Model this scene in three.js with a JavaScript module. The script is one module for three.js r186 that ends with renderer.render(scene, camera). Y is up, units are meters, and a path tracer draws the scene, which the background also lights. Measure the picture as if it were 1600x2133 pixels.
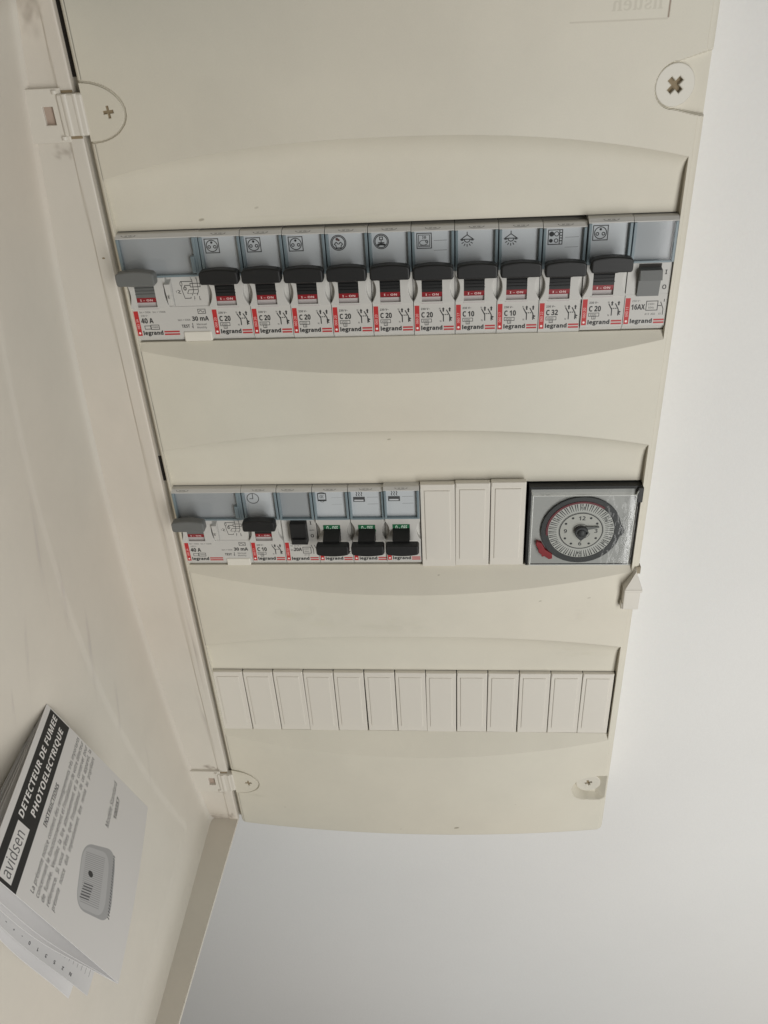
import * as THREE from 'three';
import { RoundedBoxGeometry } from 'three/addons/geometries/RoundedBoxGeometry.js';
import * as BGU from 'three/addons/utils/BufferGeometryUtils.js';

// ---------------------------------------------------------------- camera, light, exposure
const K = 0.001;                                    // all builders below work in millimetres
const scene = new THREE.Scene();
const camera = new THREE.PerspectiveCamera(62.765, 768 / 1024, 0.01, 30);
camera.position.set(137.218 * K, 87.414 * K, 346.457 * K);
camera.up.set(0.00834, 0.83711, -0.546971);
camera.lookAt(105.718 * K, -130.482 * K, 12.498 * K);

const renderer = new THREE.WebGLRenderer({ antialias: true });
renderer.setSize(768, 1024);
renderer.toneMapping = THREE.LinearToneMapping;
renderer.toneMappingExposure = 1.0;
renderer.shadowMap.enabled = true;

scene.background = new THREE.Color().setRGB(0.03, 0.027, 0.022);   // the dim room
// the window, low on the right
function areaLight(r, g, b, intensity, w, h, pos, look) {
  const l = new THREE.RectAreaLight(new THREE.Color().setRGB(r, g, b), intensity, w, h);
  l.position.set(...pos); l.lookAt(...look); scene.add(l); return l;
}
areaLight(1, 0.992, 0.97, 5.35, 0.3, 1.2, [0.53, -0.30, 0.64], [0.2, -0.30, 0]);

// ---------------------------------------------------------------- helpers
let seed = 7;
const rnd = () => { seed = (seed + 0x6d2b79f5) | 0; let t = Math.imul(seed ^ (seed >>> 15), 1 | seed); t = (t + Math.imul(t ^ (t >>> 7), 61 | t)) ^ t; return ((t ^ (t >>> 14)) >>> 0) / 4294967296; };
const used = {};
function numbered(name) { const n = used[name] ?? 0; used[name] = n + 1; return n ? name + '_' + String(n).padStart(3, '0') : name; }
function flat(g) {                                   // plain position / normal / uv, so that geometries merge
  g = g.index ? g.toNonIndexed() : g;
  for (const k of Object.keys(g.attributes)) if (!['position', 'normal', 'uv'].includes(k)) g.deleteAttribute(k);
  if (!g.attributes.normal) g.computeVertexNormals();
  if (!g.attributes.uv) g.setAttribute('uv', new THREE.BufferAttribute(new Float32Array(g.attributes.position.count * 2), 2));
  return g;
}
function obj(name, geos, mat, parent, keepName) {    // millimetre geometries -> one named mesh in metres
  const g = BGU.mergeGeometries([].concat(geos).map(flat));
  g.scale(K, K, K);
  const m = new THREE.Mesh(g, mat); m.name = name; m.castShadow = m.receiveShadow = true;
  if (parent) parent.add(m);
  return m;
}
function thing(name, label, category, [x, y, z] = [0, 0, 0], group) {
  const o = new THREE.Group(); o.name = numbered(name); o.position.set(x * K, y * K, z * K);
  o.userData = { label, category }; if (group) o.userData.group = group;
  scene.add(o); return o;
}
const box = (x0, x1, y0, y1, z0, z1) => new THREE.BoxGeometry(x1 - x0, y1 - y0, z1 - z0).translate((x0 + x1) / 2, (y0 + y1) / 2, (z0 + z1) / 2);
const rbox = (x0, x1, y0, y1, z0, z1, r = 0.4, s = 2) => new RoundedBoxGeometry(x1 - x0, y1 - y0, z1 - z0, s, r).translate((x0 + x1) / 2, (y0 + y1) / 2, (z0 + z1) / 2);
const plane = (x0, x1, y0, y1, z) => new THREE.PlaneGeometry(x1 - x0, y1 - y0).translate((x0 + x1) / 2, (y0 + y1) / 2, z);
function extrudeX(pts, x0, x1) {                     // a profile of [y, z] points run along x
  const s = new THREE.Shape(pts.map(([y, z]) => new THREE.Vector2(-z, y)));
  return new THREE.ExtrudeGeometry(s, { depth: x1 - x0, bevelEnabled: false }).rotateY(Math.PI / 2).translate(x0, 0, 0);
}
function extrudeZ(shape, z0, z1, bevel = 0) {
  return new THREE.ExtrudeGeometry(shape, { depth: z1 - z0 - 2 * bevel, bevelEnabled: bevel > 0, bevelThickness: bevel, bevelSize: bevel, bevelOffset: -bevel, bevelSegments: 3, curveSegments: 16 }).translate(0, 0, z0 + bevel);
}
const creased = (g, a = 0.3) => BGU.toCreasedNormals(g, a);
function grid(nu, nv, at, uvAt) {                    // at(i, j) -> [x, y, z]; faces look along du x dv
  const p = [], uv = [], ix = [];
  for (let i = 0; i <= nu; i++) for (let j = 0; j <= nv; j++) {
    const q = at(i, j); p.push(...q); uv.push(...(uvAt ? uvAt(i, j, q) : [q[0] * K, q[1] * K]));
  }
  for (let i = 0; i < nu; i++) for (let j = 0; j < nv; j++) {
    const a = i * (nv + 1) + j, b = a + nv + 1;
    ix.push(a, b, a + 1, b, b + 1, a + 1);
  }
  const g = new THREE.BufferGeometry();
  g.setAttribute('position', new THREE.Float32BufferAttribute(p, 3));
  g.setAttribute('uv', new THREE.Float32BufferAttribute(uv, 2));
  g.setIndex(ix); g.computeVertexNormals();
  return g;
}
const lerp = (a, b, t) => a + (b - a) * t, clamp = (v, a, b) => Math.min(b, Math.max(a, v));
const smooth = (a, b, v) => { const t = clamp((v - a) / (b - a), 0, 1); return t * t * (3 - 2 * t); };
function canvas(w, h, draw, srgb = true) {
  const c = document.createElement('canvas'); c.width = w; c.height = h;
  const ctx = c.getContext('2d'), fill = ctx.fillText.bind(ctx), meas = ctx.measureText.bind(ctx);
  const big = (f) => { const m = /([\d.]+)px/.exec(ctx.font), size = +m[1]; if (size >= 16) return f(1); const old = ctx.font; ctx.save(); ctx.font = old.replace(m[0], '48px'); const r = f(size / 48); ctx.restore(); return r; };   // small type is drawn large and scaled, so that it is not hinted
  ctx.fillText = (t, x, y, max) => big((k) => { ctx.translate(x, y); ctx.scale(k, k); max ? fill(t, 0, 0, max / k) : fill(t, 0, 0); if (k === 1) { ctx.translate(-x, -y); } });
  ctx.heavy = (t, x, y, max, w) => big((k) => { ctx.translate(x, y); ctx.scale(k, k); ctx.strokeStyle = ctx.fillStyle; ctx.lineWidth = w * 48; ctx.lineJoin = 'round'; const n = meas(t).width, q = max / k / n; ctx.scale(q, 1); fill(t, 0, 0); ctx.strokeText(t, 0, 0); });
  ctx.measureText = (t) => big((k) => ({ width: meas(t).width * k }));
  draw(ctx, w, h);
  const t = new THREE.CanvasTexture(c); if (srgb) t.colorSpace = THREE.SRGBColorSpace;
  t.magFilter = THREE.LinearFilter; t.anisotropy = 8; return t;
}
function valueNoise(w, h, cell) {                    // smooth noise that wraps, 0..1
  const nx = Math.max(1, Math.round(w / cell)), ny = Math.max(1, Math.round(h / cell)), v = Float32Array.from({ length: nx * ny }, rnd), out = new Float32Array(w * h);
  for (let y = 0; y < h; y++) for (let x = 0; x < w; x++) {
    const fx = x / w * nx, fy = y / h * ny, x0 = Math.floor(fx), y0 = Math.floor(fy), tx = smooth(0, 1, fx - x0), ty = smooth(0, 1, fy - y0);
    const at = (i, j) => v[(j % ny) * nx + (i % nx)];
    out[y * w + x] = lerp(lerp(at(x0, y0), at(x0 + 1, y0), tx), lerp(at(x0, y0 + 1), at(x0 + 1, y0 + 1), tx), ty);
  }
  return out;
}
function mottle(ctx, w, h, base, amount, tint) {     // plastic colour with cloudy discolouration and fine grain
  const a = valueNoise(w, h, 190), b = valueNoise(w, h, 60), c = valueNoise(w, h, 14), d = valueNoise(w, h, 250);
  const im = ctx.getImageData(0, 0, w, h);
  for (let i = 0; i < w * h; i++) {
    const n = (a[i] - 0.5) * 0.5 + (b[i] - 0.5) * 0.3 + (c[i] - 0.5) * 0.12 + (rnd() - 0.5) * 0.25, t = (d[i] - 0.5) * tint;
    im.data[i * 4] = base[0] * (1 + n * amount) + t; im.data[i * 4 + 1] = base[1] * (1 + n * amount); im.data[i * 4 + 2] = base[2] * (1 + n * amount) - t * 0.6; im.data[i * 4 + 3] = 255;
  }
  ctx.putImageData(im, 0, 0);
}
function smear(ctx, x, y, len, wid, ang, alpha, col = '90,78,60') {
  ctx.save(); ctx.translate(x, y); ctx.rotate(ang);
  for (let k = 0; k < 26; k++) {                     // soft overlapping blots, denser in the middle
    const x0 = (rnd() + rnd() - 1) * len * 0.45, y0 = (rnd() + rnd() - 1) * wid * 0.45, rx = len * (0.08 + 0.16 * rnd()), ry = wid * (0.1 + 0.2 * rnd());
    ctx.save(); ctx.translate(x0, y0); ctx.scale(rx, ry);
    const g = ctx.createRadialGradient(0, 0, 0, 0, 0, 1), q = alpha * 0.5 * (0.3 + 0.7 * rnd());
    g.addColorStop(0, `rgba(${col},${q})`); g.addColorStop(0.6, `rgba(${col},${q * 0.4})`); g.addColorStop(1, `rgba(${col},0)`);
    ctx.fillStyle = g; ctx.beginPath(); ctx.arc(0, 0, 1, 0, 7); ctx.fill(); ctx.restore();
  }
  ctx.restore();
}
const std = (rgb, roughness = 0.5, more = {}) => new THREE.MeshStandardMaterial({ color: new THREE.Color().setRGB(...rgb), roughness, side: THREE.DoubleSide, ...more });

// ---------------------------------------------------------------- materials
const grain = (() => {                               // fine moulded texture of the plastic, tiled every 20 mm
  const s = 512, a = valueNoise(s, s, 3), b = valueNoise(s, s, 9), d = new Uint8Array(s * s * 4);
  for (let i = 0; i < s * s; i++) { const v = 255 * clamp(0.6 * a[i] + 0.4 * b[i], 0, 1); d[i * 4] = d[i * 4 + 1] = d[i * 4 + 2] = v; d[i * 4 + 3] = 255; }
  const t = new THREE.DataTexture(d, s, s); t.wrapS = t.wrapT = THREE.RepeatWrapping; t.magFilter = THREE.LinearFilter; t.repeat.set(50, 50); t.needsUpdate = true; return t;
})();
const COVER_W = 250, COVER_H = 480;                  // the sheet of colour that covers the front
const coverMap = canvas(1024, 1966, (c, w, h) => {
  mottle(c, w, h, [215, 210, 195], 0.05, 3);
  const s = w / COVER_W, X = (x) => (x + 9) * s, Y = (y) => (92 - y) * s;
  // ghost of a label that was peeled off, top right
  c.strokeStyle = 'rgba(120,100,84,.75)'; c.lineWidth = 2.4; c.beginPath(); c.moveTo(X(214.4), Y(84)); c.lineTo(X(214.1), Y(67.5)); c.stroke();
  c.strokeStyle = 'rgba(130,120,100,.18)'; c.lineWidth = 2; c.beginPath(); c.moveTo(X(180), Y(67.6)); c.lineTo(X(214), Y(67.2)); c.stroke();
  c.save(); c.translate(X(203), Y(70.3)); c.scale(-1, 1); c.font = 'bold 24px serif'; c.fillStyle = 'rgba(125,118,100,.15)'; c.textAlign = 'center'; c.fillText('nsueh', 0, 0); c.restore();
  // specks and scuffs
  for (const [x, y, r, a] of [[139.5, -374, 1.1, .6], [36.5, 4, .8, .45], [109, -97.5, .6, .5], [183, -190.5, .5, .45], [131, -176, .4, .4], [104, -376, .4, .3], [30, -361, .4, .3], [208, -190, .6, .3], [60, 8, .6, .25], [176, -352, .3, .3]]) {
    c.fillStyle = `rgba(95,82,62,${a * 0.75})`; c.beginPath(); c.ellipse(X(x), Y(y), r * s * 1.5, r * s * 0.6, -0.2, 0, 7); c.fill();
  }
  for (const [x, y, l, wd, an, a] of [[203, -200, 26, 14, -.3, .05], [110, -205, 60, 14, 0, .06], [60, -200, 60, 20, .1, .06], [190, -5, 60, 6, -.05, .09], [90, 3, 120, 6, -.02, .07], [205, -232, 34, 8, -.05, .06], [4, -330, 12, 8, .2, .14], [12, -352, 14, 4, .1, .12]]) smear(c, X(x), Y(y), l * s, wd * s, an, a * 0.4);
});
coverMap.repeat.set(1 / (COVER_W * K), 1 / (COVER_H * K)); coverMap.offset.set(9 / COVER_W, (COVER_H - 92) / COVER_H);
const scratches = canvas(512, 512, (c, w, h) => {    // worn clear plastic: scratches gather towards one side
  c.fillStyle = 'rgb(0,12,0)'; c.fillRect(0, 0, w, h);
  for (let k = 0; k < 150; k++) { const x = w * (1 - (rnd() ** 2) * 0.3), y = h * rnd(), l = 10 + 60 * rnd(), a = Math.PI / 2 + (rnd() - 0.5) * 0.5; c.strokeStyle = `rgba(0,${90 + 120 * rnd()},0,${0.25 + 0.5 * rnd()})`; c.lineWidth = 2 + 5 * rnd(); c.beginPath(); c.moveTo(x, y); c.lineTo(x + l * Math.cos(a), y + l * Math.sin(a)); c.stroke(); }
}, false);
const M = {
  cover: new THREE.MeshStandardMaterial({ map: coverMap, bumpMap: grain, bumpScale: 0.00001, roughness: 0.55, side: THREE.DoubleSide }),
  cream: std([0.68, 0.645, 0.56], 0.5),
  creamBright: std([0.70, 0.665, 0.595], 0.42),
  hinge: std([0.66, 0.625, 0.555], 0.42),
  screw: std([0.64, 0.61, 0.53], 0.4),
  dirtShade: std([0.27, 0.21, 0.13], 0.8),  // brown of grime, with the shade of the recesses put into the colour
  cavityShade: std([0.05, 0.045, 0.04], 0.9),  // near-black colour that stands in for shade inside gaps and holes
  inner: std([0.30, 0.26, 0.19], 0.8),
  grey: std([0.56, 0.55, 0.52], 0.5),
  greyLow: std([0.52, 0.505, 0.50], 0.5),
  black: std([0.0085, 0.0088, 0.009], 0.5),
  lever: std([0.145, 0.15, 0.145], 0.45),
  backing: std([0.375, 0.385, 0.39], 0.55),
  rail: new THREE.MeshPhysicalMaterial({ color: new THREE.Color().setRGB(0.20, 0.255, 0.28), roughness: 0.28, side: THREE.DoubleSide }),
  pane: new THREE.MeshPhysicalMaterial({ color: new THREE.Color().setRGB(0.945, 0.96, 0.97), roughness: 0.08, transmission: 1, thickness: 0, ior: 1.45, side: THREE.DoubleSide }),
  clear: new THREE.MeshPhysicalMaterial({ color: new THREE.Color().setRGB(0.9, 0.91, 0.9), roughness: 1, roughnessMap: scratches, transmission: 1, thickness: 0, ior: 1.6, side: THREE.DoubleSide }),
  edgeHighlight: new THREE.MeshPhysicalMaterial({ color: new THREE.Color().setRGB(0.92, 0.93, 0.91), roughness: 0.12, transmission: 0.45, thickness: 0, side: THREE.DoubleSide }),  // whitish, part opaque: highlight lines put into the colour of the edges
  test: std([0.74, 0.71, 0.63], 0.4),
  red: std([0.30, 0.018, 0.026], 0.5),
  darkGrey: std([0.045, 0.047, 0.05], 0.5),
  silver: std([0.44, 0.44, 0.43], 0.4),
};

// ---------------------------------------------------------------- wall
const wallTex = canvas(512, 512, (c, w, h) => mottle(c, w, h, [231, 230, 227], 0.03, 2));
wallTex.wrapS = wallTex.wrapT = THREE.RepeatWrapping; wallTex.repeat.set(2.2, 2.2);
const wallBump = grain.clone(); wallBump.repeat.set(12, 12);
const wall = obj('wall', (() => { const g = box(-1500, 1500, -1800, 1200, -140, -38); const p = g.attributes.position, uv = g.attributes.uv; for (let i = 0; i < p.count; i++) uv.setXY(i, p.getX(i) * K, p.getY(i) * K); return g; })(),
  new THREE.MeshStandardMaterial({ map: wallTex, bumpMap: wallBump, bumpScale: 0.00004, roughness: 0.85 }), scene);
wall.userData = { kind: 'structure', label: 'smooth white painted wall behind the distribution board' };

// ---------------------------------------------------------------- distribution board: front cover
const board = thing('distribution_board', 'cream plastic electrical distribution board with three rows and its door swung open', 'fuse box');
const ROWS = [-23.75, -147.25, -270.75];             // centre heights of the three rows
const XL = -1.6, XR = 232, RX0 = 0.2, RX1 = 228, TOP = 87, BOT = -382;
const zc = (x) => 1.2 + 6.8 * (1 - ((x - 114.85) / 117.15) ** 2);
const RAMP = 0.62;
const drop = (d, r = 1.6) => d >= r ? 0 : r - Math.sqrt(Math.max(0, r * r - (r - Math.max(0, d)) ** 2));
const corner = (x) => { const d = Math.min(x - XL, XR - x), r = 3.5; return d >= r ? 0 : r - Math.sqrt(Math.max(0, r * r - (r - d) ** 2)); };
const SCREW_Y = [46, -340.5];
function pocket(x, y, z) {                           // recesses round the screws and the hinge leaves
  for (const sy of SCREW_Y) {
    const dy = y - sy;
    if (Math.abs(dy) > 14) continue;
    if (x > 205) {
      const d = x > 220.3 ? Math.max(0, Math.abs(dy) - (x - 220.3) * 0.22) : Math.hypot(x - 220.3, dy);
      const deep = sy < 0, floor = deep ? -3.2 + Math.max(0, x - 225.5) * 0.75 : zc(x) - 0.9 - Math.max(0, x - 221) * 0.2, wallUp = Math.max(0, d - 7.8) * (deep ? 2.4 : 3.5) - (Math.hypot(x - 219.5, dy) < 6 ? 1.6 : 0);
      z = Math.min(z, floor + wallUp);
    } else if (x < 20) {
      const e = Math.hypot((x + 1) / 16.6, dy / 10.9);
      z -= 0.75 * (1 - smooth(0.985, 1.01, e));
    }
  }
  return z;
}
function surf(x, y) {
  let z = zc(x) - drop(Math.min(x - XL, XR - x)) - drop(Math.min(TOP - corner(x) - y, y - BOT - corner(x)));
  z -= 0.35 * smooth(229.1, 229.5, x);               // fine step where the cover meets its frame
  return pocket(x, y, z);
}
const cols = [];                                     // [x, where]: s = skirt, b = border, i = between the borders
{
  cols.push([XL, 's']);
  for (const d of [0, 0.03, 0.12, 0.3, 0.55, 0.9, 1.3, 1.7, 2.1]) cols.push([XL + d, 'b']);
  cols.push([RX0, 'b'], [RX0, 'i']);
  for (let x = RX0 + 0.4; x < 20; x += 0.4) cols.push([x, 'i']);
  for (let x = 20; x < 206; x += 2) cols.push([x, 'i']);
  for (let x = 206; x < RX1 - 0.1; x += 0.4) cols.push([x, 'i']);
  cols.push([RX1, 'i'], [RX1, 'b']);
  for (const x of [228.4, 229, 229.1, 229.3, 229.5, 230]) cols.push([x, 'b']);
  for (const d of [1.7, 1.3, 0.9, 0.55, 0.3, 0.12, 0.03, 0]) cols.push([XR - d, 'b']);
  cols.push([XR, 's']);
}
const yu = (x, c) => c + 45.2 + 12.4 * (1 - Math.abs((x - 114.1) / 114) ** 2.3), yl = (x, c) => c - 24 - (zc(x) + 0.5) / RAMP;
const scoop = (t) => 0.25 * t + 0.75 * t ** 7;      // hollow above an opening: shallow at first, steep under its arched edge
function band(above, below) {                        // the cover between the opening above and the one below
  const rowsAt = ([x, where]) => {
    const xi = clamp(x, RX0, RX1), inside = where === 'i', out = [];
    const put = (y, z) => out.push([x, y, where === 's' ? -7 : z]);
    const on = (y) => surf(x, y);
    if (above === null) {
      put(TOP - corner(x), -7);
      for (const d of [0, 0.03, 0.12, 0.3, 0.55, 0.9, 1.3, 1.7]) put(TOP - corner(x) - d, on(TOP - corner(x) - d));
      for (let k = 1; k <= 5; k++) { const y = lerp(82, 58, k / 5); put(y, on(y)); }
      for (let y = 57.6; y > 34.7; y -= 0.4) put(y, on(y));
      for (let k = 0; k < 6; k++) { const y = lerp(34.5, yu(xi, below), k / 6); put(y, on(y)); }
    } else {
      const c = above;
      put(c - 24, inside ? -7 : on(c - 24));
      const a = yl(xi, c);
      for (let k = 0; k < 5; k++) { const y = lerp(c - 24, a, k / 5); put(y, inside ? -0.5 + (c - 24 - y) * RAMP : on(y)); }
      put(a, on(a));
      if (below !== null) for (let k = 1; k < 14; k++) { const y = lerp(a, yu(xi, below), k / 14); put(y, on(y)); }
      else {
        for (let k = 1; k <= 6; k++) { const y = lerp(a, -325, k / 6); put(y, on(y)); }
        for (let y = -325.4; y > -355; y -= 0.4) put(y, on(y));
        for (let k = 1; k <= 6; k++) { const y = lerp(-355, BOT + 3.6, k / 6); put(y, on(y)); }
        for (const d of [1.7, 1.3, 0.9, 0.55, 0.3, 0.12, 0.03, 0]) put(BOT + corner(x) + d, on(BOT + corner(x) + d));
        put(BOT + corner(x), -7);
      }
    }
    if (below !== null) {
      const b = yu(xi, below), o = below + 24.2;
      put(b, on(b));
      for (let k = 1; k <= 16; k++) { const y = lerp(b, o, (k / 16) ** 1.7); put(y, inside ? -2 + (zc(x) + 2) * scoop(clamp((y - below - 24) / (b - below - 24), 0, 1)) : on(y)); }
      put(o, inside ? -7 : on(o));
    }
    return out;
  };
  const all = cols.map(rowsAt);
  return creased(grid(all.length - 1, all[0].length - 1, (i, j) => all[i][j]), 0.27);
}
const coverGeos = [band(null, ROWS[0]), band(ROWS[0], ROWS[1]), band(ROWS[1], ROWS[2]), band(ROWS[2], null)];
for (const c of ROWS) {                              // borders left and right of each opening
  const ys = [c + 24.2, c, c - 24];
  const left = [...cols.filter(([x, w]) => x <= RX0 && w !== 'i'), [RX0, 'h']], right = [[RX1, 'h'], ...cols.filter(([x, w]) => x >= RX1 && w !== 'i')];
  for (const side of [left, right]) coverGeos.push(creased(grid(side.length - 1, 2, (i, j) => [side[i][0], ys[j], side[i][1] === 'b' ? surf(side[i][0], ys[j]) : -7]), 0.27));
}
const cover = obj('cover', coverGeos, M.cover, board);

// box behind the cover and the dark inside
obj('back_box', [box(-12, -1.2, -380, 85, -38, -3.4), box(229.5, 231.4, -381, 86, -38, -7.2), box(-1.5, 229.5, -381, -378, -38, -7.2), box(-1.5, 229.5, 83, 86, -38, -7.2)], M.cream, board);
obj('chassis', [box(-1.4, 229.4, -377.9, 82.9, -30, -9)], M.cavityShade, board);
for (const [a, b] of [[-121, -107], [58, 84]]) obj('hole_shade', box(-9, -1.25, a, b, -3.6, -3.2), M.cavityShade, board);  // dark boxes painted in for the shade of openings along the slot

// screws: a round cap with a cross-shaped recess
function crossShape(r, w, turn) {
  const p = [[w, r], [w, w], [r, w], [r, -w], [w, -w], [w, -r], [-w, -r], [-w, -w], [-r, -w], [-r, w], [-w, w], [-w, r]].reverse();
  return new THREE.Path(p.map(([x, y]) => new THREE.Vector2(x * Math.cos(turn) - y * Math.sin(turn), x * Math.sin(turn) + y * Math.cos(turn))));
}
function screw(x, y, z, r, turn, tilt, size, label) {
  const s = new THREE.Shape(); s.absarc(0, 0, r, 0, Math.PI * 2); s.holes.push(crossShape(size, size * 0.3, turn));
  const place = (g) => g.rotateY(tilt).translate(x, y, z);
  const m = obj('screw', place(extrudeZ(s, -1.8, 0.45, 0.4)), M.screw, board);
  obj('cross_recess', place(new THREE.CircleGeometry(size * 1.05, 20).translate(0, 0, -1.1)), M.dirtShade, m);  // floor coloured dark for the shade in the cross, grime included
  if (label) m.userData.label = label;
}
screw(219.5, 46.1, 1.95, 7.3, 0.8, 0.11, 3.0, 'cream screw cap with a deep cross slot, upper right');
screw(220.5, -340.0, -1.9, 7.4, 0.35, 0.0, 2.2, 'cream screw cap half sunk in its notch, lower right');

// hinge leaves on the cover, each with its screw, and the knuckles across the slot
for (const hy of SCREW_Y) {
  const s = new THREE.Shape(); s.moveTo(-1, -10.2); s.absellipse(-1, 0, 15.9, 10.2, -Math.PI / 2, Math.PI / 2, false); s.lineTo(-1, -10.2);
  s.holes.push(crossShape(2.2, 0.62, 0.08));
  const h = s.holes[0]; h.curves.forEach((c) => { for (const k of ['v1', 'v2']) if (!c[k].moved) { c[k] = c[k].clone(); c[k].x += 8.6; c[k].moved = true; } });
  const tilt = -0.10, g = extrudeZ(s, -0.7, 0.12, 0.12).rotateY(tilt).translate(0, hy, 1.75);
  const leaf = obj('hinge_leaf', g, M.cover, board);
  leaf.geometry.attributes.uv.array.forEach((_, i, a) => { const p = leaf.geometry.attributes.position; if (i % 2 === 0) { a[i] = p.getX(i / 2); a[i + 1] = p.getY(i / 2); } });
  obj('cross_recess', new THREE.CircleGeometry(2.3, 16).rotateY(tilt).translate(8.6, hy, 2.1), M.dirtShade, leaf);  // same brown floor: painted shade and grime together
}

// door catch clipped to the right edge
{
  const g = [rbox(224.6, 232.8, -195.6, -182.5, -4, 6.6, 0.7), rbox(224.0, 226.2, -195.9, -192, -4, 5.8, 0.5), rbox(224.3, 233.3, -183.6, -181.6, -4, 8, 0.6)];
  const w = new THREE.BufferGeometry(), a = [224.5, -182, -4], b = [233.1, -182, -4], c = [224.5, -182, 7.8], d = [233.1, -182, 7.8], e = [227.6, -172.5, -4], f = [231.6, -172.5, -4], h = [230.0, -173.2, 4];
  w.setAttribute('position', new THREE.Float32BufferAttribute([...c, ...d, ...h, ...a, ...c, ...h, ...a, ...h, ...e, ...d, ...b, ...h, ...b, ...f, ...h, ...e, ...h, ...f], 3)); w.computeVertexNormals();
  obj('door_catch', [...g, w], M.creamBright, board);
  obj('catch_slot', box(229.6, 232.5, -176, -172, -2, 1.6), M.inner, board);
}

// blanking plates
function blank(name, x, y, z, tilt = 0, w = 17.05, h = 47.2) {
  const g = [rbox(0, w, -h, 0, -3, 0, 0.35), rbox(2.0, w - 2.3, -h + 4.2, -3.6, -0.6, 0.45, 0.3)];
  const lip = rbox(0.3, w - 0.3, -2.6, -0.1, -2.5, 0.25, 0.3);
  const m = obj(name, [...g, lip], M.creamBright, board);
  m.position.set(x * K, y * K, z * K); m.rotation.x = tilt; m.rotation.z = (rnd() - 0.5) * 0.008; m.rotation.y = (rnd() - 0.5) * 0.02;
  return m;
}
for (let i = 0; i < 13; i++) blank('blanking_plate', i * 17.5 + 0.15 + (rnd() - 0.5) * 0.1, -247 + (rnd() - 0.5) * 0.25, 0.1 + (rnd() - 0.5) * 0.3);
for (let i = 0; i < 3; i++) blank('blanking_plate', 122.7 + i * 17.0, [-121.6, -121.0, -120.6][i], [2.2, 2.4, 2.6][i], 0.012, 16.7, 49.3).userData.label = ['left', 'middle', 'right'][i] + ' of three loose blank plates standing proud beside the timer';

// ---------------------------------------------------------------- the door, swung open on the left
const xp = (y) => { const t = (y + 147) / 234; return -35.3 + 13.8 * t * t + 2.4 * t; };
const doorMap = canvas(1024, 2048, (c, w, h) => {
  mottle(c, w, h, [209, 203, 192], 0.05, 4);
  const s = w / 240, X = (z) => z * s, Y = (y) => (90 - y) * s * (2048 / 1024) * (240 / 480);
  for (const [z, y, l, wd, an, a] of [[70, -110, 60, 6, 1.35, .16], [62, -140, 50, 5, 1.4, .18], [55, -180, 60, 6, 1.3, .16], [110, -60, 80, 10, 1.4, .07], [48, -225, 50, 5, 1.2, .14], [100, -140, 40, 4, 1.1, .16], [120, -150, 20, 3, 1.2, .2], [40, -280, 40, 5, 1.2, .12], [160, -120, 70, 14, 1.5, .06], [85, -20, 90, 12, 1.45, .06], [140, -300, 60, 14, .3, .05], [150, -165, 16, 1.2, .95, .5], [141, -158, 10, 1.0, .8, .5]]) smear(c, X(z), Y(y), l * s, wd * s, an, a * 0.4, '104,94,86');
});
const rimMap = canvas(256, 2048, (c, w, h) => {       // 40 mm across, 480 mm tall
  mottle(c, w, h, [209, 203, 192], 0.05, 4);
  const X = (x) => (x + 40) * 6.4, Y = (y) => (90 - y) * 4.267;
  for (const [x, y, l, wd, an, a] of [[-16, -329, 12, 5, .1, .30], [-10, -331, 8, 4, .1, .4], [-8, -346, 8, 7, .5, .35], [-13, -352, 12, 4, .1, .25], [-19, -378, 16, 6, 0, .3], [-8, -376, 8, 6, 0, .3], [-14, 32, 12, 6, .2, .22], [-14, 80, 12, 16, .8, .25], [-9, -150, 60, 3, 1.5, .12], [-7, -220, 80, 3, 1.55, .14], [-11, -290, 60, 5, 1.5, .1]]) smear(c, X(x), Y(y), l * 5, wd * 5, an, a, '96,84,72');
});
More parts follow.
